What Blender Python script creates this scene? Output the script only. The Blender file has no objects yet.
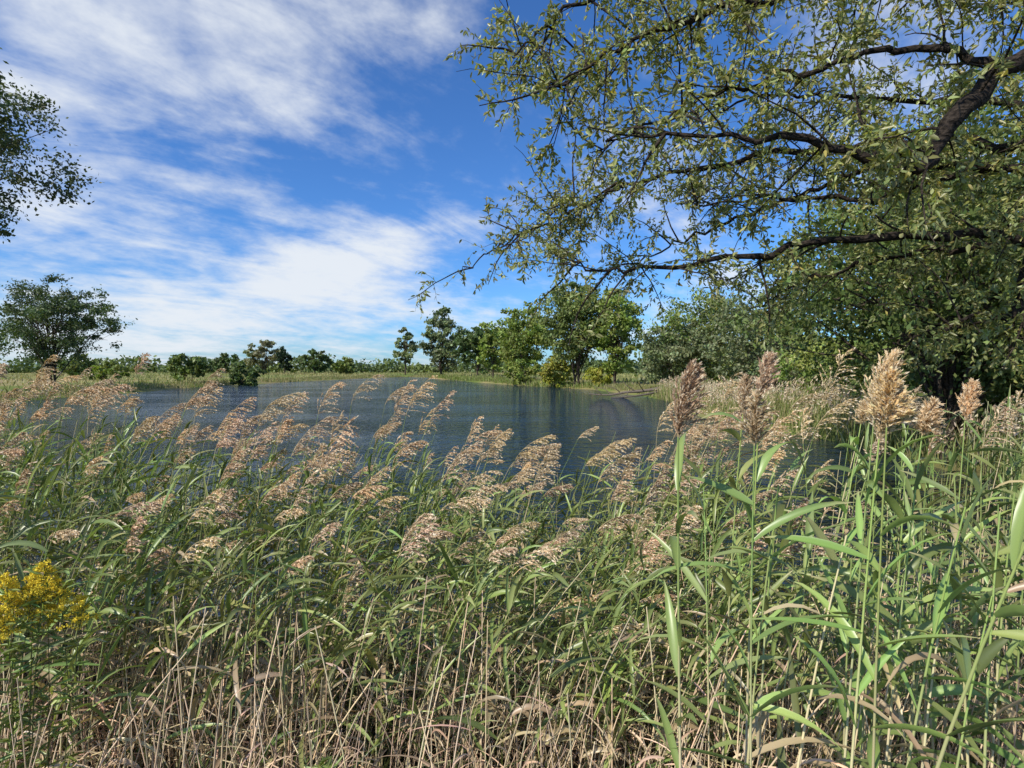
import bpy, math, numpy as np
from mathutils import Vector
R=np.random.RandomState(7)
scene=bpy.context.scene

# ------------------------------------------------------------ helpers
class Acc:
    def __init__(s): s.V=[];s.F=[];s.C=[];s.n=0
    def add(s,v,f,c):
        v=np.asarray(v,float).reshape(-1,3)
        c=np.asarray(c,float)
        if c.ndim==1: c=np.tile(c,(len(v),1))
        s.V.append(v);s.F.append(np.asarray(f).reshape(-1,4)+s.n);s.C.append(c.reshape(-1,3));s.n+=len(v)
    def build(s,name,mat,parent=None,smooth=False):
        V=np.concatenate(s.V);F=np.concatenate(s.F);C=np.clip(np.concatenate(s.C),0,1)
        me=bpy.data.meshes.new(name)
        me.vertices.add(len(V));me.vertices.foreach_set('co',V.astype(np.float32).ravel())
        me.loops.add(F.size);me.loops.foreach_set('vertex_index',F.astype(np.int32).ravel())
        me.polygons.add(len(F));me.polygons.foreach_set('loop_start',np.arange(0,F.size,4,dtype=np.int32))
        me.polygons.foreach_set('loop_total',np.full(len(F),4,dtype=np.int32))
        if smooth: me.polygons.foreach_set('use_smooth',np.ones(len(F),bool))
        me.update(calc_edges=True)
        a=me.attributes.new('Col','FLOAT_COLOR','POINT')
        a.data.foreach_set('color',np.hstack([C,np.ones((len(C),1))]).astype(np.float32).ravel())
        me.materials.append(mat)
        o=bpy.data.objects.new(name,me);scene.collection.objects.link(o)
        if parent: o.parent=parent
        return o
def empty(name):
    e=bpy.data.objects.new(name,None);scene.collection.objects.link(e);return e
def nrm(v): return v/np.maximum(np.linalg.norm(v,axis=-1,keepdims=True),1e-9)
def u(a,b,n=None): return R.uniform(a,b,n)

def tubes(acc,P,rad,col,sides=5,ref=(1,0.13,0)):
    P=np.asarray(P,float);N,K,_=P.shape
    T=nrm(np.gradient(P,axis=1)); ref=np.array(ref,float)
    U=nrm(np.cross(T,np.broadcast_to(ref,T.shape)));W=np.cross(T,U)
    a=np.arange(sides)/sides*2*np.pi
    V=P[:,:,None]+rad[:,:,None,None]*(np.cos(a)[None,None,:,None]*U[:,:,None]+np.sin(a)[None,None,:,None]*W[:,:,None])
    i=np.arange(N)[:,None,None]*K*sides;k=np.arange(K-1)[None,:,None]*sides;s=np.arange(sides)[None,None,:];s2=(s+1)%sides
    F=np.stack([i+k+s,i+k+s2,i+k+sides+s2,i+k+sides+s],-1)
    col=np.asarray(col,float)
    if col.ndim==1: C=np.tile(col,(V.size//3,1))
    elif col.ndim==2: C=np.broadcast_to(col[:,None,None],V.shape)
    else: C=np.broadcast_to(col[:,:,None],V.shape)
    acc.add(V,F,C.reshape(-1,3))

def blades(acc,P,az,el,L,W,droop,col,wind=0.0,K=7,tipcol=None,rollj=0.9,prof=(.4,.85,1,.92,.7,.4,.03)):
    N=len(P);t=np.linspace(0,1,K)
    az=np.asarray(az);pitch=el[:,None]-droop[:,None]*t[None]**1.3
    h=np.stack([np.cos(az),np.sin(az),0*az],-1)[:,None]+ (np.broadcast_to(wind,(N,))[:,None]*t[None])[...,None]*np.array([1,-.1,0])
    h=nrm(h)
    T=np.cos(pitch)[...,None]*h+np.sin(pitch)[...,None]*np.array([0,0,1.])
    step=T*(L/(K-1))[:,None,None]
    pts=P[:,None]+np.cumsum(np.concatenate([np.zeros((N,1,3)),step[:,:-1]],1),1)
    S=nrm(np.cross(T,np.array([0,0,1.])+np.array([0.01,0.02,0])))
    Nn=np.cross(S,T)
    roll=(u(-rollj,rollj,N)[:,None]+u(-1.2,1.2,N)[:,None]*t[None])[...,None]
    S2=S*np.cos(roll)+Nn*np.sin(roll);N2=np.cross(S2,T)
    pr=np.interp(t,np.linspace(0,1,len(prof)),prof)
    w=(W[:,None]*0.5*pr[None])[...,None]
    V=np.stack([pts+S2*w+N2*w*.35,pts-N2*w*.15,pts-S2*w+N2*w*.35],2)
    i=np.arange(N)[:,None,None]*K*3;k=np.arange(K-1)[None,:,None]*3;s=np.arange(2)[None,None]
    F=np.stack([i+k+s,i+k+s+1,i+k+3+s+1,i+k+3+s],-1)
    C=np.broadcast_to(col[:,None,None],V.shape).copy()
    if tipcol is not None:
        m=(np.clip((t-.72)/.28,0,1)**1.2)[None,:,None,None]*u(0,1,N)[:,None,None,None]
        C=C*(1-m)+np.asarray(tipcol)*m
    C[:,:,1]*=1.18
    acc.add(V,F,C)

def leafs(acc,P,D,L,W,col,curl=.25):
    N=len(P);D=nrm(D);rv=nrm(R.normal(size=(N,3))+np.array([0,0,.6]))
    S=nrm(np.cross(D,rv));Nn=np.cross(S,D)
    L=np.asarray(L)[:,None];W=np.asarray(W)[:,None]*.5
    b=P;tip=P+D*L-Nn*L*curl
    L1=P+D*L*.3+S*W+Nn*W*.35;L2=P+D*L*.68+S*W*.75+Nn*(W*.25-L*curl*.4)
    R1=P+D*L*.3-S*W+Nn*W*.35;R2=P+D*L*.68-S*W*.75+Nn*(W*.25-L*curl*.4)
    V=np.stack([b,L1,L2,tip,R2,R1],1);i=np.arange(N)[:,None]*6
    F=np.stack([np.concatenate([i,i+1,i+2,i+3],1),np.concatenate([i,i+3,i+4,i+5],1)],1)
    acc.add(V,F,np.repeat(col,6,axis=0))

def diamonds(acc,P,D,L,W,col):
    N=len(P);D=nrm(D);S=nrm(np.cross(D,R.normal(size=(N,3))))
    L=np.asarray(L)[:,None]*.5;W=np.asarray(W)[:,None]*.5
    V=np.stack([P-D*L,P+S*W,P+D*L,P-S*W],1);F=np.arange(N*4).reshape(-1,4)
    acc.add(V,F,np.repeat(col,4,axis=0))

def jit(col,N,a=.25,hue=.12):
    c=np.asarray(col,float)[None]*(1+u(-a,a,(N,1)))
    c=c*(1+u(-hue,hue,(N,3))); return c

# ------------------------------------------------------------ materials
def leafmat(name,trans=.3,rough=.5,spec=.35,tint=(1.25,1.25,.6),back=1.0):
    m=bpy.data.materials.new(name);m.use_nodes=True;nt=m.node_tree;n=nt.nodes;l=nt.links
    p=n['Principled BSDF'];p.inputs['Roughness'].default_value=rough
    p.inputs['Specular IOR Level'].default_value=spec
    a=n.new('ShaderNodeAttribute');a.attribute_name='Col'
    out=n['Material Output']
    src=a.outputs['Color']
    if back!=1.0:
        g=n.new('ShaderNodeNewGeometry');mx=n.new('ShaderNodeMix');mx.data_type='RGBA';mx.blend_type='MULTIPLY'
        l.new(g.outputs['Backfacing'],mx.inputs['Factor']);l.new(src,mx.inputs['A'])
        mx.inputs['B'].default_value=(back,back,back*1.25,1);src=mx.outputs['Result']
    l.new(src,p.inputs['Base Color'])
    if trans>0:
        t=n.new('ShaderNodeBsdfTranslucent');mm=n.new('ShaderNodeMix');mm.data_type='RGBA';mm.blend_type='MULTIPLY'
        mm.inputs['Factor'].default_value=1;mm.inputs['B'].default_value=(*tint,1);l.new(a.outputs['Color'],mm.inputs['A'])
        l.new(mm.outputs['Result'],t.inputs['Color'])
        ms=n.new('ShaderNodeMixShader');ms.inputs[0].default_value=trans
        l.new(p.outputs[0],ms.inputs[1]);l.new(t.outputs[0],ms.inputs[2]);l.new(ms.outputs[0],out.inputs['Surface'])
    return m
def barkmat(name):
    m=bpy.data.materials.new(name);m.use_nodes=True;nt=m.node_tree;n=nt.nodes;l=nt.links
    p=n['Principled BSDF'];p.inputs['Roughness'].default_value=.9;p.inputs['Specular IOR Level'].default_value=.15
    a=n.new('ShaderNodeAttribute');a.attribute_name='Col'
    g=n.new('ShaderNodeNewGeometry');mp=n.new('ShaderNodeMapping');mp.inputs['Scale'].default_value=(16,30,30)
    no=n.new('ShaderNodeTexNoise');no.inputs['Scale'].default_value=1;no.inputs['Detail'].default_value=5
    l.new(g.outputs['Position'],mp.inputs[0]);l.new(mp.outputs[0],no.inputs['Vector'])
    r=n.new('ShaderNodeMapRange');r.inputs['From Min'].default_value=.35;r.inputs['From Max'].default_value=.65
    r.inputs['To Min'].default_value=.3;r.inputs['To Max'].default_value=1.6;l.new(no.outputs['Fac'],r.inputs['Value'])
    v=n.new('ShaderNodeVectorMath');v.operation='SCALE';l.new(a.outputs['Color'],v.inputs[0]);l.new(r.outputs[0],v.inputs['Scale'])
    l.new(v.outputs[0],p.inputs['Base Color'])
    b=n.new('ShaderNodeBump');b.inputs['Strength'].default_value=1;b.inputs['Distance'].default_value=.05
    l.new(no.outputs['Fac'],b.inputs['Height']);l.new(b.outputs[0],p.inputs['Normal'])
    return m
M_leaf=leafmat('reed_leaf',.22,.36,.5)
M_tree=leafmat('tree_leaf',.25,.5,.3,(1.3,1.3,.5))
M_will=leafmat('willow_leaf',.36,.36,.5,(1.4,1.35,.5),1.2)
M_dry=leafmat('dry_plant',0,.8,.15)
M_plume=leafmat('reed_plume',.3,.8,.2,(1.15,1,.75))
M_flow=leafmat('goldenrod_flower',.2,.8,.1,(1,1,.6))
M_bark=barkmat('bark')

# ------------------------------------------------------------ terrain
pond=np.array([(0,6.3),(-5,6.9),(-9,8.6),(-14,12),(-22,18.5),(-34,28),(-46,38),(-46,50),(-48,61),(-52,91),(-51,130),(-45,185),(-38,205),(-28,190),
 (-16,150),(-3,116),(5,96),(12.5,84),(14.5,70),(15,60),(14.3,46),(12.8,36),(13.5,28),(14,20),(12.5,12),(9.5,8),(7,6.2),(3.5,5.8)],float)
def sdist(x,y):
    shp=x.shape;x=x.ravel();y=y.ravel();d=np.full(x.shape,1e9);ins=np.zeros(x.shape,bool)
    for i in range(len(pond)):
        a=pond[i];b=pond[(i+1)%len(pond)];e=b-a
        t=np.clip(((x-a[0])*e[0]+(y-a[1])*e[1])/(e@e),0,1)
        d=np.minimum(d,np.hypot(x-a[0]-t*e[0],y-a[1]-t*e[1]))
        c=((a[1]>y)!=(b[1]>y))&(x<(b[0]-a[0])*(y-a[1])/(b[1]-a[1]+1e-12)+a[0]);ins^=c
    return np.where(ins,-d,d).reshape(shp)
def ground(x,y):
    x=np.asarray(x,float);y=np.asarray(y,float)
    s=sdist(x,y)
    s=s+.35*np.sin(x*.7+1)*np.sin(y*.6)+.6*np.sin(x*.11+y*.17)*np.clip(y/40,0,1)
    w=np.exp(-(np.hypot(x,y)/16)**2)
    top=.75+.95*w
    h=np.where(s>0,top*(1-np.exp(-np.clip(s,0,None)*.30/top)),np.maximum(s*.3,-1))
    h=h+np.clip(s,0,4)/4*(.04*np.sin(x*2.1)*np.sin(y*1.7+x)+.1*np.sin(x*.31)*np.sin(y*.23))
    h=h+np.clip((y-230)/400,0,1)*1.2
    return h
def axis(lo,hi,c0,c1):
    mid=np.arange(c0,c1,.5)
    def side(st,end):
        o=[];p=st;step=.6
        while abs(p-st)<abs(end-st):
            p+=np.sign(end-st)*step;o.append(p)
            step=min(step*1.06,2.2) if abs(p-st)<260 else step*1.2
        return o
    return np.array(sorted(side(c0,lo)+list(mid)+side(c1,hi)))
gx=axis(-2500,2500,-14,14);gy=axis(-800,3500,-2,14)
X,Y=np.meshgrid(gx,gy,indexing='ij');Z=ground(X,Y)
acc=Acc();nx,ny=X.shape;ii=np.arange(nx-1)[:,None]*ny;jj=np.arange(ny-1)[None]
acc.add(np.stack([X,Y,Z],-1),np.stack([ii+jj,ii+ny+jj,ii+ny+jj+1,ii+jj+1],-1),(.1,.1,.1))
gm=bpy.data.materials.new('meadow_ground');gm.use_nodes=True;nt=gm.node_tree;n=nt.nodes;l=nt.links
p=n['Principled BSDF'];p.inputs['Roughness'].default_value=.95;p.inputs['Specular IOR Level'].default_value=.1
g=n.new('ShaderNodeNewGeometry')
def noise(sc,det=5,vec=None):
    q=n.new('ShaderNodeTexNoise');q.inputs['Scale'].default_value=sc;q.inputs['Detail'].default_value=det;l.new(vec or g.outputs['Position'],q.inputs['Vector']);return q.outputs['Fac']
def mixc(f,a,b):
    q=n.new('ShaderNodeMix');q.data_type='RGBA';l.new(f,q.inputs['Factor'])
    for k,v in (('A',a),('B',b)):
        if isinstance(v,tuple): q.inputs[k].default_value=(*v,1)
        else: l.new(v,q.inputs[k])
    return q.outputs['Result']
def mr(v,a,b,c=0,d=1):
    q=n.new('ShaderNodeMapRange');q.interpolation_type='SMOOTHSTEP';l.new(v,q.inputs['Value'])
    for k,t in zip(('From Min','From Max','To Min','To Max'),(a,b,c,d)): q.inputs[k].default_value=t
    return q.outputs[0]
big=mixc(mr(noise(.06),.4,.6),(.15,.19,.045),(.30,.25,.11))
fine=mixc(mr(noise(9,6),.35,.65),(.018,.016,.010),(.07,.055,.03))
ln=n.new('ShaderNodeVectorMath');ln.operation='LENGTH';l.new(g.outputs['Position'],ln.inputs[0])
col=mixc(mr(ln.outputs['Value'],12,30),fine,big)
l.new(col,p.inputs['Base Color'])
bm=n.new('ShaderNodeBump');bm.inputs['Strength'].default_value=.8;bm.inputs['Distance'].default_value=.06;l.new(noise(14,4),bm.inputs['Height']);l.new(bm.outputs[0],p.inputs['Normal'])
acc.build('ground',gm,smooth=True)

# water
me=bpy.data.meshes.new('pond_water');me.from_pydata([(-75,3,0),(30,3,0),(30,230,0),(-75,230,0)],[],[(0,1,2,3)])
wo=bpy.data.objects.new('pond_water',me);scene.collection.objects.link(wo)
wm=bpy.data.materials.new('water');wm.use_nodes=True;nt=wm.node_tree;n=nt.nodes;l=nt.links
p=n['Principled BSDF'];p.inputs['Base Color'].default_value=(.010,.022,.032,1);p.inputs['Roughness'].default_value=.04;p.inputs['IOR'].default_value=1.34
g=n.new('ShaderNodeNewGeometry')
def mapped(rot,sc):
    q=n.new('ShaderNodeMapping');q.inputs['Rotation'].default_value=(0,0,math.radians(rot));q.inputs['Scale'].default_value=sc;l.new(g.outputs['Position'],q.inputs[0]);return q.outputs[0]
n1=noise(2.6,3,mapped(14,(1,1.5,1)));n2=noise(.8,2,mapped(-12,(1,1.4,1)))
ad=n.new('ShaderNodeMath');ad.operation='MULTIPLY_ADD';l.new(n2,ad.inputs[0]);ad.inputs[1].default_value=1.3;l.new(n1,ad.inputs[2])
cp=mr(noise(.06,3,mapped(0,(1,2.0,1))),.38,.62,.4,1.0)
bm=n.new('ShaderNodeBump');bm.inputs['Distance'].default_value=.36;l.new(cp,bm.inputs['Strength']);l.new(ad.outputs[0],bm.inputs['Height']);l.new(bm.outputs[0],p.inputs['Normal'])
me.materials.append(wm)

# ------------------------------------------------------------ trees
BK=np.array([.085,.065,.05])
def polyline(ps,K):
    ps=np.array(ps,float);m=len(ps);t=np.linspace(0,m-1,K);out=[]
    for q in t:
        i=min(int(q),m-2);f=q-i
        p0=ps[max(i-1,0)];p1=ps[i];p2=ps[i+1];p3=ps[min(i+2,m-1)]
        out.append(.5*((2*p1)+(-p0+p2)*f+(2*p0-5*p1+4*p2-p3)*f*f+(-p0+3*p1-3*p2+p3)*f**3))
    return np.array(out)

def tree(name,x,y,h,w,nl,ls,col,cb=.25,lobes=16,seed=0,multi=1,asp=.6,tr=None,lobe=.34,zbase=None,bright=1.95,bunch=50):
    global R
    R=np.random.RandomState(seed+100)
    z0=float(ground(np.array([x]),np.array([y]))[0])-.1 if zbase is None else zbase
    e=empty(name);tk=Acc();fo=Acc()
    tr=tr or h*.016
    rx=w/2;rz=h*(1-cb)/2;cz=z0+h*cb+rz
    lobes=int(lobes*1.3);lobe*=1.12
    C=[]
    for k in range(lobes):
        best=None
        for q in range(12):
            d=nrm(R.normal(size=3))*u(.15,.86)**.6
            md=min([np.linalg.norm(d-c) for c in C] or [9])
            if best is None or md>best[0]: best=(md,d)
        C.append(best[1])
    C=np.array(C)*np.array([rx,rx,rz])*.88+np.array([x,y,cz])
    lr=u(.65,1.3,lobes)*lobe*min(rx,rz*1.2)
    paths=[];rads=[]
    for k in range(multi):
        off=R.normal(size=2)*.05*w*(multi>1)
        top=np.array([x+off[0]*3,y+off[1]*3,cz+rz*.45])
        pl=polyline([(x+off[0]*.4,y+off[1]*.4,z0),(x+off[0]+R.normal()*.01*h,y+off[1],z0+h*.2),(x+off[0]*2+R.normal()*.02*h,y+off[1]*2,z0+h*.5),top],8)
        paths.append(pl);rads.append(np.linspace(tr,tr*.2,8)*np.r_[1.35,np.ones(7)]/(multi**.5));
    for k in range(lobes):
        tpl=paths[k%multi];i=R.randint(1,5);s=tpl[i];
        mid=(s+C[k])/2+np.array([0,0,.04*h])+R.normal(size=3)*.02*h
        if C[k][2]<s[2]: s=tpl[1]
        paths.append(polyline([s,mid,C[k]],8));rads.append(np.linspace(tr*.36,tr*.07,8))
        for q in range(2):
            o=C[k]+nrm(R.normal(size=3))*lr[k]*.8
            paths.append(polyline([mid,(mid+o)/2+R.normal(size=3)*.01*h,o],8));rads.append(np.linspace(tr*.14,tr*.04,8))
    tubes(tk,np.array(paths),np.array(rads),BK,5,(.6,.7,.2))
    pw=lr**2;cnt=(nl*1.25*pw/pw.sum()).astype(int)
    for k in range(lobes):
        m=cnt[k]
        ns=max(5,m//bunch);sc=C[k]+nrm(R.normal(size=(ns,3)))*(lr[k]*u(.2,1.1,ns)**.6)[:,None]*np.array([1,1,.85])
        idx=R.randint(0,ns,m);sr=lr[k]*u(.18,.38,ns)
        P=sc[idx]+R.normal(size=(m,3))*sr[idx][:,None]*np.array([.7,.7,.45])
        P[:,2]=np.maximum(P[:,2],z0+.15)
        D=nrm(R.normal(size=(m,3))+nrm(P-C[k])*.5+np.array([0,0,-.3]))
        lc=np.asarray(col)*bright*(1+u(-.22,.22))*(1+u(-.06,.06,3))
        cc=lc[None]*(1+u(-.18,.18,ns))[idx][:,None]*(1+u(-.3,.3,(m,1)))*(1+u(-.1,.1,(m,3)))
        s=ls*1.2*u(.6,1.3,m)
        diamonds(fo,P,D,s,s*asp*u(.8,1.3,m),cc)
    tk.build('trunk_and_limbs',M_bark,e,True);fo.build('foliage',M_tree,e)
    return e
G1=(.09,.115,.034);G2=(.115,.145,.032);G3=(.095,.115,.055);G4=(.06,.088,.03);GY=(.18,.18,.03);GD=(.052,.072,.028)
tree('cottonwood_tree',-60,75,14.6,16,14000,.34,GD,.2,30,1,2,.40,lobe=.3,bright=1.75,bunch=90)
tree('cottonwood_tree',-26.6,20,17,20.5,46000,.155,GD,.42,34,2,1,.5,lobe=.25,bright=1.6,bunch=120)
tree('willow_tree',-40,213,19.5,9,2500,.9,G3,.1,10,3,bright=2.4)
tree('willow_tree',-23,185,22,14,5500,.8,G3,.05,16,4,2)
tree('ash_tree',-10.5,172,18,15,5000,.8,G4,.05,14,5)
tree('willow_tree',-5,150,15,11,4000,.7,G2,.03,12,17)
tree('locust_tree',3,122,17,14,8000,.55,G2,.05,18,6,2)
tree('willow_tree',10.5,91,18,12.5,12000,.40,G1,.14,22,7,2,lobe=.33)
tree('locust_tree',15.5,86,16,10,8500,.40,G2,.12,14,8,1,lobe=.33)
tree('yellow_green_shrub',7.3,94,6,7,3500,.4,GY,.0,10,9,3)
tree('yellow_green_shrub',2,106,5,7,2500,.4,G2,.0,10,29,3)
tree('yellow_green_shrub',13.6,88,3.6,4.5,2500,.35,GY,.0,8,19,3)
tree('willow_shrub',19.5,66,8.5,9.0,7500,.30,G3,.02,14,10,3)
tree('willow_tree',23.5,68,12,13,10000,.32,G1,.04,20,11,2)
tree('willow_tree',22.5,50,9.6,11,10000,.26,G3,.02,18,12,3)
tree('willow_shrub',17.6,31,4.8,6,9000,.18,(.11,.14,.035),.0,16,13,4)
tree('dogwood_shrub',21,26,5.6,7,9000,.17,G4,.0,16,14,4)
tree('dogwood_shrub',17,17.5,3.8,6,9000,.14,G1,.0,14,15,4,bright=1.5)
tree('ash_tree',14.3,18.5,12,13,34000,.18,(.085,.11,.032),.12,30,16,1,.5,tr=.26,lobe=.27,bright=1.8)
tree('ash_tree',25,32,12,13,12000,.26,G4,.06,22,18,1)
tree('round_bush',-57,101,5.4,8,2500,.5,G1,.0,9,20,3)
tree('round_bush',-49,104,4.8,6,2000,.5,G4,.0,8,21,3)
tree('round_bush',-92,120,5,9,2200,.6,G1,.0,9,22,3)
tree('round_bush',-80,112,3.6,8,1500,.6,G2,.0,9,27,3)
tree('elm_tree',-101,232,14,13,2600,1.0,(.12,.12,.07),.12,12,23,2,lobe=.33)
tree('cedar_tree',-92,230,11,7,1800,.9,(.02,.035,.02),.02,9,24)
tree('round_bush',-82,238,10,13,2200,1.0,G4,.0,9,25,3)
tree('round_bush',-66,225,7,12,1800,1.0,G1,.0,9,26,3)
tree('round_bush',-118,236,8,16,2000,1.0,G4,.0,9,28,3)

# distant treeline (one mass)
R=np.random.RandomState(50)
tl=Acc()
for (xa,ya,xb,yb,hh,N) in [(-420,250,-30,290,9.5,12000),(-30,290,60,230,9,3500),(40,160,160,110,11,8000),(-420,250,-200,60,8,6000),(-500,420,500,420,9,9000),(28,100,55,35,9,7000)]:
    t=u(0,1,N);L=math.hypot(xb-xa,yb-ya)
    prof=.62+.38*(np.sin(t*L*.11+xa)*np.sin(t*L*.047+2)+.4*np.sin(t*L*.37));prof=np.clip(prof,.25,1.1)
    z=u(0,1,N)**.75*hh*prof
    P=np.stack([xa+(xb-xa)*t+R.normal(size=N)*3,ya+(yb-ya)*t+R.normal(size=N)*4,z+.5],-1)
    band=(.5+.5*np.sin(t*L*.09+1.7*xa))[:,None]
    c=1.8*(np.array(G4)*band+np.array(G1)*(1-band))*(1+u(-.35,.35,(N,1)))+np.array([.012,.014,.014])
    s=u(1.0,2.2,N);diamonds(tl,P,R.normal(size=(N,3)),s,s*.8,c)
tl.build('distant_treeline',M_tree)

# ---------------- big overhanging willow
def willow():
    global R
    R=np.random.RandomState(11)
    e=empty('willow_tree');tk=Acc();fo=Acc()
    z0=float(ground(np.array([9.8]),np.array([7.2]))[0])
    limbs=[ # points, r0, r1, spawn, leaf density
     ([(9.8,7.2,z0-.2),(9.7,7.3,2.5),(9.4,7.6,4.5),(9.3,7.8,6.5),(9.0,8.2,9)],.42,.2,0,0),
     ([(9.4,7.6,5.0),(8.2,7.0,6.9),(6.6,6.3,7.25),(5.2,5.8,6.35),(4.3,5.6,5.65),(3.9,5.5,5.15),(3.1,5.45,5.3),(2.2,5.6,5.45),(1.2,5.9,5.65)],.18,.012,1,.7),
     ([(9.4,7.6,4.2),(7,8,5.0),(4.5,8.0,5.0),(3,8.0,4.72),(1.6,8.2,4.6),(.7,8.5,4.75)],.09,.01,1,.9),
     ([(9.3,7.8,6.6),(7,8,8.3),(4,7.5,8.1),(1.8,7.2,7.4),(.4,7,6.5)],.10,.01,1,1.9),
     ([(9.3,7.8,6.0),(7,9,6.7),(4.5,10,6.9),(2,10.4,6.5),(.1,10.4,5.6)],.10,.01,1,1.6),
     ([(9.3,7.7,6.2),(7.2,6.2,8.2),(4.8,5.3,8.3),(3.0,5.2,7.6),(1.8,5.3,7.2)],.09,.01,1,1.0),
     ([(9.4,7.6,3.4),(7.8,7.4,4.1),(6.4,7.5,3.9),(5.0,7.7,3.45)],.08,.01,1,1.4),
     ([(9.4,7.7,5.2),(7.2,8.5,6.2),(5.6,8.7,5.8),(4.2,9.2,5.9),(2.8,9.5,5.9)],.08,.01,1,1.3),
     ([(7.9,7.1,7.25),(6.6,7.0,5.8),(6.3,7.0,4.6),(6.2,7.1,3.4)],.075,.015,1,1.2),
     ([(5.2,6.3,6.5),(4.6,6.7,6.9),(3.2,6.9,6.7),(2.0,7.0,6.3),(1.0,7.2,5.9)],.05,.008,1,1.4),
     ([(9,8.1,8.7),(6.5,8.5,9.8),(3.5,8.5,9.5),(1.2,8.2,8.5),(0.0,8.0,7.5)],.10,.01,1,1.8),
     ([(7.6,7.8,4.95),(6.4,9,5.0),(5.4,10.4,4.8),(4.6,11,4.3)],.06,.01,1,1.3),
     ([(2,10.4,6.5),(.8,10.4,5.9),(-.2,10.2,5.4),(-.9,10.2,4.9)],.03,.008,1,1.5),
     ([(9.3,7.8,6.3),(8.0,9.2,7.4),(6.2,9.8,7.8),(4.4,10,7.9),(2.9,10,7.5)],.07,.01,1,1.7),
     ([(7.2,8.5,6.2),(6.0,9.6,6.5),(4.6,10.4,6.1),(3.2,11,5.6),(2.2,11.2,5.1)],.06,.01,1,1.1)]
    P0=[];R0=[];segs=[]
    for ps,r0,r1,sp,dn in limbs:
        pl=polyline(ps,34);pl[1:-1]+=R.normal(size=(32,3))*.04
        P0.append(pl);R0.append(np.linspace(r0**.7,r1**.7,34)**(1/.7)*u(.88,1.14,34))
        if sp: segs.append((pl,dn))
    tubes(tk,np.array(P0),np.array(R0),BK*.42,9,(.2,.97,.15))
    def spawn(pl,L,K,droop,spread,up=0.):
        i=R.randint(2,len(pl)-1);f=R.rand();s=pl[i]*(1-f)+pl[i-1]*f
        T=nrm(pl[i]-pl[i-1]);d=nrm(T*(1-spread*.5)+nrm(R.normal(size=3))*spread+np.array([0,0,up]))
        pts=[s];
        for k in range(K-1):
            d=nrm(d+np.array([0,0,-droop/K])+R.normal(size=3)*.12);pts.append(pts[-1]+d*L/(K-1))
        return np.array(pts)
    l1=[];l2=[]
    for pl,dn in segs:
        L=np.linalg.norm(np.diff(pl,axis=0),axis=1).sum()*.85
        for k in range(int(L/.25*dn)):
            b=spawn(pl,u(.7,1.6),9,u(.0,.8),u(.75,1.05),.15);l1.append(b)
            for q in range(R.randint(7,12)):
                l2.append(spawn(b,u(.2,.5),6,u(.1,1.1),.9,0))
        for k in range(int(L/.3*dn)): l2.append(spawn(pl,u(.3,.7),6,u(.2,1.2),.95,0))
    l1=np.array(l1);l2=np.array(l2)
    tubes(tk,l1,np.tile(np.linspace(.014,.004,9),(len(l1),1))*u(.6,1.5,(len(l1),1)),BK*.6,5,(.2,.97,.15))
    tubes(tk,l2,np.tile(np.linspace(.0035,.0015,6),(len(l2),1)),(.10,.085,.04),3,(.2,.97,.15))
    n=15;N=len(l2)
    t=np.linspace(.12,1,n)[None]*5*np.ones((N,1))+u(-.15,.15,(N,n));t=np.clip(t,0,4.999)
    i=t.astype(int);f=(t-i)[...,None];a=np.arange(N)[:,None]
    P=l2[a,i]*(1-f)+l2[a,i+1]*f;T=nrm(l2[a,i+1]-l2[a,i])
    keep=(R.rand(N,n)<(u(.4,1.0,N))[:,None])
    tw=np.repeat(u(-.35,.35,N)[:,None],n,1)[keep];P=P[keep];T=T[keep]
    m=len(P);D=nrm(T*.45+nrm(R.normal(size=(m,3)))*.85+np.array([.06,0,-.25]))
    c=np.array([.275,.295,.10])[None]*(1+tw[:,None])*(1+u(-.25,.25,(m,1)))*(1+u(-.1,.1,(m,3)))
    yel=R.rand(m)<.05;c[yel]=np.array([.50,.42,.12])*(1+u(-.3,.2,(yel.sum(),1)))
    leafs(fo,P,D,u(.065,.115,m),u(.026,.042,m),c,.12)
    print('willow leaves',m)
    tk.build('trunk_and_limbs',M_bark,e,True);fo.build('foliage',M_will,e)
willow()

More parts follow.
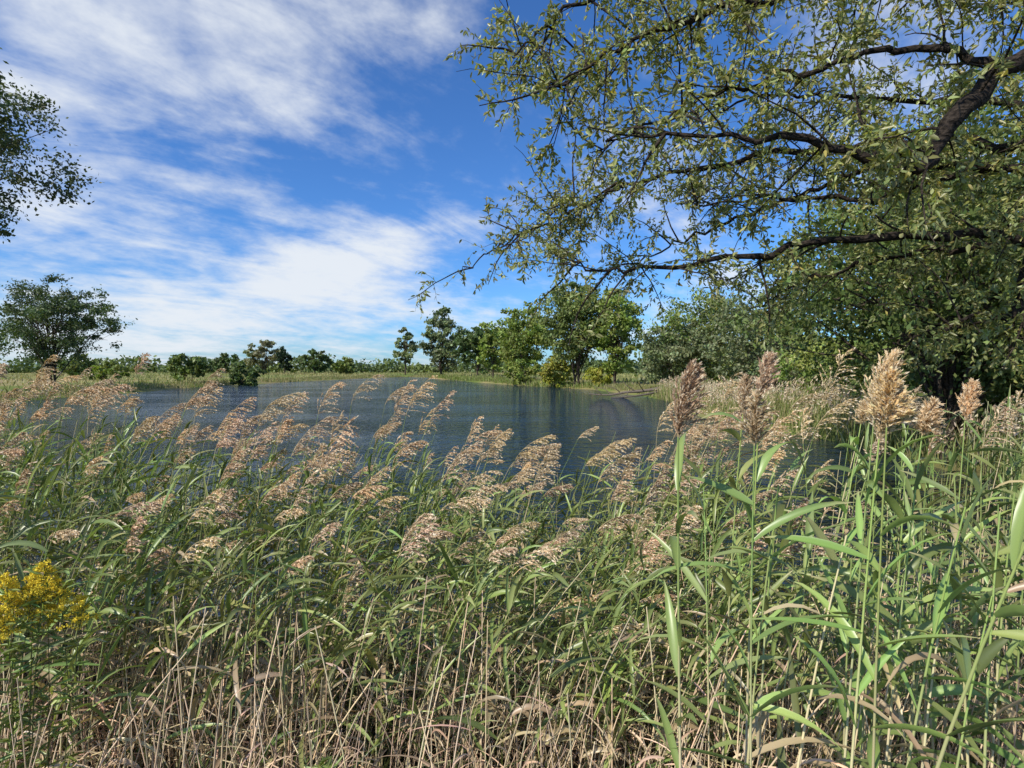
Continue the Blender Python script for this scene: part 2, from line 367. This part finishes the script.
# ------------------------------------------------------------ reeds
R=np.random.RandomState(21)
bed=empty('reed_bed');ST=Acc();LF=Acc();PL=Acc();DR=Acc()
GR=(.205,.255,.078)
def reeds(x,y,ztop,lean,nleaf,Lf,Wf,rad=.004,plume=None,wind=.8,dry=.5,green=GR,lowleaf=.3,plL=.26,full=1.0,spk=15,nb=32,wdir=(1,-.1,0),grav=.42,lf_top=.92,pw=(.0055,.010),pbase=(.74,.56,.35)):
    N=len(x);K=9;t=np.linspace(0,1,K);z0=ground(x,y)-.05
    base=np.stack([x,y,z0],-1);h=(ztop-z0)
    wd=np.array(wdir,float)
    cur=t[None]**1.9
    side=R.normal(size=(N,2))*.09
    pts=base[:,None]+np.concatenate([side[:,None]*t[None,:,None],0*t[None,:,None]*h[:,None,None]],-1)
    pts=pts+ (lean[:,None]*cur)[...,None]*wd + (h[:,None]*t[None])[...,None]*np.array([0,0,1.])
    rr=np.linspace(1,.38,K)[None]*rad*u(.8,1.25,(N,1))
    g=jit(green,N,.2,.08)*1.15;straw=jit((.62,.52,.31),N,.25,.05)
    m=np.clip((t-.42)/.35,0,1)[None,:,None]*np.ones((N,1,1));isd=(R.rand(N)<dry*.35)[:,None,None];m=np.where(isd,m*.2,m)
    tubes(ST,pts,rr,straw[:,None]*(1-m)+g[:,None]*m,6)
    n=nleaf
    tt=np.clip((np.linspace(lowleaf,lf_top,n)[None]+u(-.03,.03,(N,n))),0,.995)*(K-1)
    i=tt.astype(int);f=(tt-i)[...,None];a=np.arange(N)[:,None]
    P=(pts[a,i]*(1-f)+pts[a,i+1]*f).reshape(-1,3);q=N*n
    az0=u(0,2*np.pi,N)[:,None]+np.arange(n)[None]*np.pi+u(-.5,.5,(N,n));az=az0.ravel()
    hx=np.cos(az)+wind*.9*wd[0];hy=np.sin(az)+wind*.9*wd[1];az=np.arctan2(hy,hx)
    L=Lf*u(.55,1.15,q)*np.tile(np.interp(np.linspace(0,1,n),[0,.5,1],[.8,1.1,.75]),N)
    gc=np.repeat(jit(green,N,.38,.12),n,axis=0)*(1+u(-.28,.28,(q,1)))
    low=np.tile(np.linspace(0,1,n),N)
    isdry=(R.rand(q)<.03+dry*(1.0-low)**1.6)
    gc[isdry]=jit((.44,.34,.20),isdry.sum(),.3,.08)
    el=u(.2,1.3,q);dr=u(.2,1.8,q);el[isdry]-=.4;dr[isdry]+=.9
    blades(LF,P,az,el,L,Wf*u(.55,1.15,q),dr,gc,wind=wind*.8,tipcol=(.50,.41,.23))
    if plume is None: return
    idx=np.where(plume)[0]
    for k in idx:
        wk=wind*u(.35,1.15)
        tp=pts[k,-1];T=nrm(pts[k,-1]-pts[k,-2]);Lp=plL*u(.65,1.25)
        ax=[tp];d=T.copy();KK=10;dd=u(.2,1.2)*min(1,wk+.25)
        for s in range(KK):
            d=nrm(d+(wd*.9*min(1,wk+.2)+np.array([0,R.normal()*.25,-.35]))*dd*.22);ax.append(ax[-1]+d*Lp/KK)
        ax=np.array(ax)
        tubes(ST,ax[None],np.linspace(.0022,.0006,KK+1)[None],(.48,.38,.2),4)
        B=int(nb*u(.6,1.3));tb=np.sort(u(0,.97,B))*KK;i=tb.astype(int);f=(tb-i)[:,None];P0=ax[i]*(1-f)+ax[i+1]*f
        Td=nrm(ax[i+1]-ax[i]);tr=tb/KK
        fl=full*u(.7,1.35)
        bl=Lp*np.interp(tr,[0,.25,.6,1],[.42,.48,.36,.15])*u(.7,1.15,B)
        rv=nrm(R.normal(size=(B,3)))
        D=nrm(Td*.9+rv*(.45*fl)+wd*.6*wk+np.array([0,0,-.05]))
        S=5;pp=[P0];Dk=D
        for s in range(S-1):
            Dk=nrm(Dk+(wd*.5*wk+np.array([0,0,-grav]))*.5+R.normal(size=(B,3))*.06);pp.append(pp[-1]+Dk*(bl/(S-1))[:,None])
        pp=np.stack(pp,1)
        pc=np.array(pbase)*(1+u(-.4,.12))*np.array([1,1+u(-.08,.05),1+u(-.15,.08)])
        tubes(PL,pp,np.tile(np.linspace(.0012,.0005,S),(B,1)),pc*.8,3)
        ns=spk;ts=np.clip(u(.08,1,(B,ns)),0,.999)*(S-1);i=ts.astype(int);f=(ts-i)[...,None];a=np.arange(B)[:,None]
        Q=(pp[a,i]*(1-f)+pp[a,i+1]*f);Tq=nrm(pp[a,i+1]-pp[a,i]).reshape(-1,3);Q=Q.reshape(-1,3);M=len(Q)
        Dq=nrm(Tq+R.normal(size=(M,3))*.34)
        cc=pc[None]*(1+u(-.4,.35,(M,1)));lt=R.rand(M)<.25;cc[lt]=np.array([.90,.78,.58])*(1+u(-.15,.1,(lt.sum(),1)))
        diamonds(PL,Q+Dq*.005,Dq,u(.015,.028,M),u(pw[0],pw[1],M),cc)

xs=[-14,-6,-3.6,-2.6,-1.6,-.5,.4,1.1,1.8,3,5,9]
zt=[2.85,2.82,2.76,2.68,2.52,2.34,2.28,2.45,2.62,2.85,2.9,3.0]
def ztop(x,y,r): 
    b=np.interp(x,xs,zt)+.08*np.sin(x*2.3+y)+.06*np.sin(x*5.1+y*3)
    near=np.clip((4.8-y)/2.6,0,1)
    return b-near*.20*np.clip(1-(x-1)/1.0,0,1) - r
def patch(N,x0,x1,y0,y1):
    x=u(x0,x1,N);y=u(y0,y1,N);r=np.abs(R.normal(size=N))*.28
    return x,y,ztop(x,y,r),r
N=1250
x,y,z,r=patch(N,-8.5,1.6,2.7,6.2)
reeds(x,y,z-.05,u(.05,.65,N),9,.42,.029,.0042,(R.rand(N)<.20)&(y>2.9),wind=.75,dry=.6,lowleaf=.38,full=1.3)
N=170;x=u(-9,2.2,N);y=u(3.6,6.2,N)
reeds(x,y,ztop(x,y,u(-.22,.2,N)),u(.1,.6,N),6,.42,.026,.0040,R.rand(N)<.9,wind=.8,dry=.4,lowleaf=.45,plL=.36,nb=44,spk=17,lf_top=.80,full=1.35)
N=420;x=u(-26,-8,N);y=9+(-8-x)*.72+u(-3.2,.8,N)
reeds(x,y,u(2.3,2.8,N),u(.3,.7,N),7,.45,.035,.006,R.rand(N)<.3,wind=1,dry=.4,lowleaf=.4,nb=14,spk=7,pw=(.01,.016))
# right side: sparser, upright
N=140;x=u(1.3,6.5,N);y=u(2.5,5.6,N)
reeds(x,y,ztop(x,y,np.abs(R.normal(size=N))*.3)-.05,u(-.05,.3,N),8,.48,.036,.0055,R.rand(N)<.25,wind=.3,dry=.5,lowleaf=.42,full=1.3,green=(.215,.28,.085))
N=38;x=u(.75,2.9,N);y=u(1.75,2.6,N)
reeds(x,y,u(2.2,2.85,N),u(-.08,.2,N),8,.42,.037,.006,R.rand(N)<.0,wind=.2,dry=.4,lowleaf=.38,full=1.3,green=(.225,.295,.09))
# nearest reeds with big seed heads
hx=np.array([.62,.80,.90,1.02,1.14,.98,.98,2.0,1.6,1.15,1.32]);hy=np.array([1.95,1.8,2.15,1.75,1.75,1.6,2.6,2.6,3.0,2.0,2.05]);hz=np.array([2.98,2.94,3.08,2.98,3.02,3.0,2.98,2.95,2.9,3.02,2.96])
reeds(hx,hy,hz,np.array([.04,.06,.06,.05,.06,.34,.1,.05,.1,.05,.06]),8,.40,.036,np.array([.0058]*5+[.0082]+[.0058]*5)[:,None],np.ones(11,bool),wind=.15,dry=.15,lowleaf=.4,plL=.18,full=1.25,spk=26,nb=110,green=(.26,.34,.10),grav=.2,pw=(.0035,.007))
N=300;x=u(5.5,10,N);y=u(5.2,8.0,N)
reeds(x,y,u(2.0,2.9,N),u(0,.3,N),8,.45,.034,.004,R.rand(N)<.2,wind=.4,dry=.5,nb=16,spk=8,pw=(.008,.013))
# dry standing stems
N=520;x=u(-6,4.2,N);y=u(2.2,3.6,N);z0=ground(x,y)-.03;K=6;t=np.linspace(0,1,K)
h=u(.6,1.35,N);ln=R.normal(size=(N,2))*.17+np.array([.12,0])
pts=np.stack([x,y,z0],-1)[:,None]+np.concatenate([ln[:,None]*(t[None,:,None]**1.4)*h[:,None,None],(h[:,None]*t[None])[...,None]],-1)
tubes(DR,pts,np.linspace(1,.6,K)[None]*u(.003,.0052,(N,1)),jit((.68,.52,.33),N,.3,.06),6)
# fine dry stems and litter
N=2000;x=u(-6,4.5,N);y=u(1.9,4.0,N);z0=ground(x,y)-.03;K=5;t=np.linspace(0,1,K)
h=u(.3,1.05,N);ln=R.normal(size=(N,2))*.2+np.array([.1,0])
pts=np.stack([x,y,z0],-1)[:,None]+np.concatenate([ln[:,None]*(t[None,:,None]**1.5)*h[:,None,None],(h[:,None]*t[None])[...,None]],-1)
c=jit((.64,.48,.32),N,.35,.08);dk=R.rand(N)<.3;c[dk]*=.45
tubes(DR,pts,np.linspace(1,.55,K)[None]*u(.0012,.0036,(N,1)),c,5)
N=6000;x=u(-6,4.5,N);y=u(1.9,4.0,N);z0=ground(x,y)+np.abs(R.normal(size=N))*.34
c=jit((.52,.36,.235),N,.45,.1)
blades(DR,np.stack([x,y,z0],-1),u(0,6.28,N),u(-.3,1.2,N),u(.10,.36,N),u(.004,.012,N),u(.3,2.6,N),c,rollj=1.6)
N=260;x=u(-5,4,N);y=u(2.2,4.2,N);z=ground(x,y)+u(.02,.45,N);a=u(0,6.28,N);el=u(-.2,.45,N);L=u(.5,1.3,N);t=np.linspace(0,1,4)
d=np.stack([np.cos(a)*np.cos(el),np.sin(a)*np.cos(el),np.sin(el)],-1)*L[:,None]
tubes(DR,np.stack([x,y,z],-1)[:,None]+d[:,None]*t[None,:,None],np.full((N,4),.003),jit((.58,.46,.29),N,.3),5,(.1,.2,.97))
N=2600;x=u(-8,5,N);y=u(2.6,6,N);z0=ground(x,y)
blades(LF,np.stack([x,y,z0],-1),u(0,6.28,N),u(.9,1.5,N),u(.4,1.0,N),u(.007,.016,N),u(.3,1.6,N),jit((.10,.13,.04),N,.35,.12),wind=.5)
ST.build('reed_stems',M_dry,bed,True);LF.build('reed_leaves',M_leaf,bed);PL.build('reed_plumes',M_plume,bed);DR.build('dry_stems_and_litter',M_dry,bed)
print('faces leaf',sum(map(len,LF.F)),'plume',sum(map(len,PL.F)))

# ------------------------------------------------------------ shoreline reeds and meadow grass in the distance
R=np.random.RandomState(31)
FG=Acc()
def shore(i0,i1,n,off0,off1,h0,h1,w,cols,plum=0):
    seg=np.concatenate([pond,pond])[i0:i1+1];le=np.linalg.norm(np.diff(seg,axis=0),axis=1);cum=np.r_[0,np.cumsum(le)]
    s=u(0,cum[-1],n);X=np.interp(s,cum,seg[:,0]);Y=np.interp(s,cum,seg[:,1])
    k=np.clip(np.searchsorted(cum,s)-1,0,len(le)-1);d=(seg[k+1]-seg[k])/le[k][:,None]
    o=u(off0,off1,n);X=X+d[:,1]*o;Y=Y-d[:,0]*o
    sd=sdist(X,Y);m=sd<0
    X[m]-=2*d[m,1]*o[m];Y[m]+=2*d[m,0]*o[m]
    z=ground(X,Y)-.05;hm=.75+.25*np.sin(s*.35)*np.sin(s*.13+1)
    c=np.array(cols)[R.randint(0,len(cols),n)]*1.6*(1+u(-.25,.25,(n,1)))
    hgt=u(h0,h1,n)*hm
    blades(FG,np.stack([X,Y,z],-1),u(0,6.28,n),u(1.2,1.57,n),hgt,w*u(.6,1.4,n),u(.1,.7,n),c,wind=.3,K=4)
    if plum:
        mm=R.rand(n)<plum;q=mm.sum();P=np.stack([X,Y,z+hgt*.97],-1)[mm]
        for r_ in range(5): diamonds(FG,P+R.normal(size=(q,3))*[.06,.06,.1],R.normal(size=(q,3))*.4+np.array([.5,0,1]),u(.12,.26,q),u(.03,.07,q),jit((.56,.45,.31),q,.2))
TG=[(.13,.14,.045),(.19,.17,.08),(.09,.12,.035),(.24,.20,.11)]
shore(6,13,9000,.1,5,.4,1.0,.09,TG)
shore(13,17,5000,.1,4,.5,1.5,.12,[(.10,.14,.035),(.13,.16,.04),(.17,.16,.07)])
shore(17,21,6000,.3,4,.3,.9,.06,TG)
shore(19,25,9000,.0,3.6,1.3,2.4,.035,[(.12,.15,.045),(.18,.18,.07),(.14,.16,.05),(.26,.22,.12)],.25)
N=16000;x=u(-190,60,N);y=u(40,260,N);m=sdist(x,y)>2;x=x[m];y=y[m];n_=len(x)
pt=(.5+.5*np.sin(x*.07+1)*np.sin(y*.05))[:,None]
c=1.6*(np.array([.12,.15,.045])*pt+np.array([.24,.20,.10])*(1-pt))*(1+u(-.25,.25,(n_,1)))
blades(FG,np.stack([x,y,ground(x,y)],-1),u(0,6.28,n_),u(1.0,1.5,n_),u(.4,1.0,n_),u(.1,.3,n_),u(.1,.8,n_),c,K=3)
FG.build('shoreline_grass',M_tree)

# fallen log + dead branches in water at right-hand shore
R=np.random.RandomState(5)
LG=Acc();e=empty('fallen_log')
tubes(LG,polyline([(16.5,62,1.0),(14.2,63,.65),(12.6,63.4,.5),(10.9,64.5,.15),(8.9,65.5,.22)],12)[None],(np.linspace(.19,.06,12)*u(.85,1.2,12))[None],(.17,.14,.11),8,(0,.1,1))
tubes(LG,polyline([(16.3,61,.8),(13.9,61,.3),(11.9,61.6,.05),(10.8,62,.0)],10)[None],np.linspace(.13,.04,10)[None],(.13,.11,.09),8,(0,.1,1))
for a,b,c_ in [((13.8,63.1,.6),(12.8,63,1.2),(12.2,63,1.9)),((12.2,63.7,.4),(11.4,63.5,1.0),(10.3,64,1.3)),((11.2,64.4,.2),(10.6,65,.8),(9.9,66,1.0)),((14.5,62.8,.7),(13.9,62,1.4),(13.4,61,1.8)),((10.2,64.8,.2),(9.7,64.8,.7),(9.4,65,1.2)),((12.9,63.2,.5),(12.6,62.2,.3),(12,61,-.1))]:
    tubes(LG,polyline([a,b,c_],8)[None],np.linspace(.06,.022,8)[None],(.16,.13,.10),6,(0,.1,1))
LG.build('log',M_bark,e,True)

# ------------------------------------------------------------ goldenrod
R=np.random.RandomState(9)
def goldenrod(x,y,h,ns,dens=1.0,fl=True):
    e=empty('goldenrod' if fl else 'green_weed');S=Acc();Lq=Acc();Fl=Acc();z0=float(ground(np.array([x]),np.array([y]))[0])-.03
    for k in range(ns):
        b=np.array([x+R.normal()*.05,y+R.normal()*.05,z0]);hh=h*u(.9,1.03);tip=b+np.array([R.normal()*.05+.05,R.normal()*.06,hh])
        pl=polyline([b,(b+tip)/2+R.normal(size=3)*.02,tip],10);tubes(S,pl[None],np.linspace(.003,.0015,10)[None],(.15,.16,.06),5)
        m=60;t=u(.25,.97,m)*9;i=t.astype(int);P=pl[i]+(pl[np.minimum(i+1,9)]-pl[i])*(t-i)[:,None]
        leafs(Lq,P,np.stack([R.normal(size=m),R.normal(size=m),u(0,.7,m)],-1),u(.05,.09,m),u(.009,.015,m),jit((.22,.28,.07),m,.25),.3)
        if not fl: continue
        nb=20
        for q in range(nb):
            t=1-.11*q/nb;s=b+(tip-b)*t
            a=u(0,6.28);L=.02+.055*(q/nb)*u(.7,1.2);d=np.array([math.cos(a),math.sin(a),.7])
            w=polyline([s,s+d*L*.6,s+d*L+np.array([0,0,-L*.35])],8);tubes(S,w[None],np.full((1,8),.0008),(.15,.16,.04),3)
            M=int(75*dens);P=w[R.randint(1,8,M)]+R.normal(size=(M,3))*.005
            diamonds(Fl,P,R.normal(size=(M,3))+[0,0,1],u(.005,.010,M),u(.004,.007,M),jit((.84,.66,.07),M,.25,.06))
    S.build('stems',M_leaf,e,True);Lq.build('leaves',M_leaf,e)
    if fl: Fl.build('flower_sprays',M_flow,e)
goldenrod(-2.14,2.45,1.57,5)
goldenrod(-2.06,2.42,1.47,4)
goldenrod(-.85,2.25,.75,5,fl=False)

# ------------------------------------------------------------ sky
w=bpy.data.worlds.new('World');scene.world=w;w.use_nodes=True;nt=w.node_tree;n=nt.nodes;l=nt.links
bg=n['Background'];bg.inputs['Strength'].default_value=.12
SUN=Vector((-.58,-.52,.68)).normalized()
sky=n.new('ShaderNodeTexSky');sky.sky_type='NISHITA';sky.sun_disc=False
sky.sun_elevation=math.asin(SUN.z);sky.sun_rotation=math.atan2(SUN.x,SUN.y);sky.dust_density=.4;sky.ozone_density=2.5;sky.air_density=1.0
tc=n.new('ShaderNodeTexCoord')
sp=n.new('ShaderNodeSeparateXYZ');l.new(tc.outputs['Generated'],sp.inputs[0])
def mth(op,a,b=None,c=None,clamp=False):
    q=n.new('ShaderNodeMath');q.operation=op;q.use_clamp=clamp
    for k,v in enumerate((a,b,c)):
        if v is None: continue
        if isinstance(v,(int,float)): q.inputs[k].default_value=v
        else: l.new(v,q.inputs[k])
    return q.outputs[0]
sx,sy,sz=sp.outputs
zz=mth('ADD',mth('MAXIMUM',sz,0.0),.22)
cv=n.new('ShaderNodeCombineXYZ');l.new(mth('DIVIDE',sx,zz),cv.inputs[0]);l.new(mth('DIVIDE',sy,zz),cv.inputs[1])
def nz(rot,sc,scale,det,rough,dist,off=(0,0,0)):
    m=n.new('ShaderNodeMapping');m.inputs['Scale'].default_value=sc;m.inputs['Location'].default_value=off
    m2=n.new('ShaderNodeMapping');m2.inputs['Rotation'].default_value=(0,0,math.radians(rot));l.new(cv.outputs[0],m2.inputs[0])
    l.new(m2.outputs[0],m.inputs[0])
    q=n.new('ShaderNodeTexNoise');q.inputs['Scale'].default_value=scale;q.inputs['Detail'].default_value=det;q.inputs['Roughness'].default_value=rough;q.inputs['Distortion'].default_value=dist
    l.new(m.outputs[0],q.inputs['Vector']);return q.outputs['Fac']
A=nz(35,(1,.55,1),1.5,4,.55,.5,(3.1,1.2,0))
B=nz(50,(1,.4,1),4.2,5,.62,.9,(7.3,.2,0))
D_=nz(10,(1,.8,1),6.5,5,.62,0,(2.3,9.2,0))
def blob(cx,cz,rx,rz,rot=0):
    ax=mth('DIVIDE',sx,mth('MAXIMUM',sy,.05));az=mth('DIVIDE',sz,mth('MAXIMUM',sy,.05))
    dx=mth('SUBTRACT',ax,cx);dz=mth('SUBTRACT',az,cz);c,s=math.cos(rot),math.sin(rot)
    a=mth('DIVIDE',mth('ADD',mth('MULTIPLY',dx,c),mth('MULTIPLY',dz,s)),rx)
    b=mth('DIVIDE',mth('SUBTRACT',mth('MULTIPLY',dz,c),mth('MULTIPLY',dx,s)),rz)
    return mth('EXPONENT',mth('MULTIPLY',mth('ADD',mth('MULTIPLY',a,a),mth('MULTIPLY',b,b)),-1.0))
base=mth('ADD',mth('MULTIPLY',A,.66),mth('MULTIPLY',B,.44))
base=mth('ADD',base,mth('MULTIPLY',mth('SUBTRACT',D_,.5),.45))
base=mth('ADD',base,mth('MULTIPLY',blob(-.75,.40,.26,.6,-.35),.11))
base=mth('ADD',base,mth('MULTIPLY',blob(-.30,.18,.28,.05,.30),.24))
base=mth('ADD',base,mth('MULTIPLY',blob(-.5,.08,.6,.08,.05),.14))
base=mth('ADD',base,mth('MULTIPLY',blob(-.35,.62,.35,.08,-.35),.04))
base=mth('SUBTRACT',base,mth('MULTIPLY',blob(-.10,.40,.26,.14,.3),.08))
mk=n.new('ShaderNodeMapRange');mk.interpolation_type='SMOOTHSTEP';l.new(base,mk.inputs['Value'])
for k,t in zip(('From Min','From Max','To Min','To Max'),(.46,.88,0,.96)): mk.inputs[k].default_value=t
tint=n.new('ShaderNodeMix');tint.data_type='RGBA';tint.blend_type='MULTIPLY';tint.inputs['Factor'].default_value=1
tint.inputs['B'].default_value=(.46,.84,1.34,1);l.new(sky.outputs[0],tint.inputs['A'])
mx=n.new('ShaderNodeMix');mx.data_type='RGBA';l.new(mk.outputs[0],mx.inputs['Factor']);l.new(tint.outputs['Result'],mx.inputs['A']);mx.inputs['B'].default_value=(6.8,7.2,7.7,1)
l.new(mx.outputs['Result'],bg.inputs['Color'])

sl=bpy.data.lights.new('sun','SUN');sl.energy=5.0;sl.angle=math.radians(.5);sl.color=(1,.94,.83)
so=bpy.data.objects.new('sun',sl);scene.collection.objects.link(so);so.rotation_euler=(-SUN).to_track_quat('-Z','Y').to_euler()
cam=bpy.data.cameras.new('camera');cam.lens=20;cam.sensor_width=36;cam.clip_end=6000;cam.clip_start=.05
co=bpy.data.objects.new('camera',cam);scene.collection.objects.link(co)
co.location=(0,0,3.2);co.rotation_euler=(math.radians(90-1.6),0,0);scene.camera=co
scene.view_settings.view_transform='Standard';scene.view_settings.look='None';scene.view_settings.exposure=0
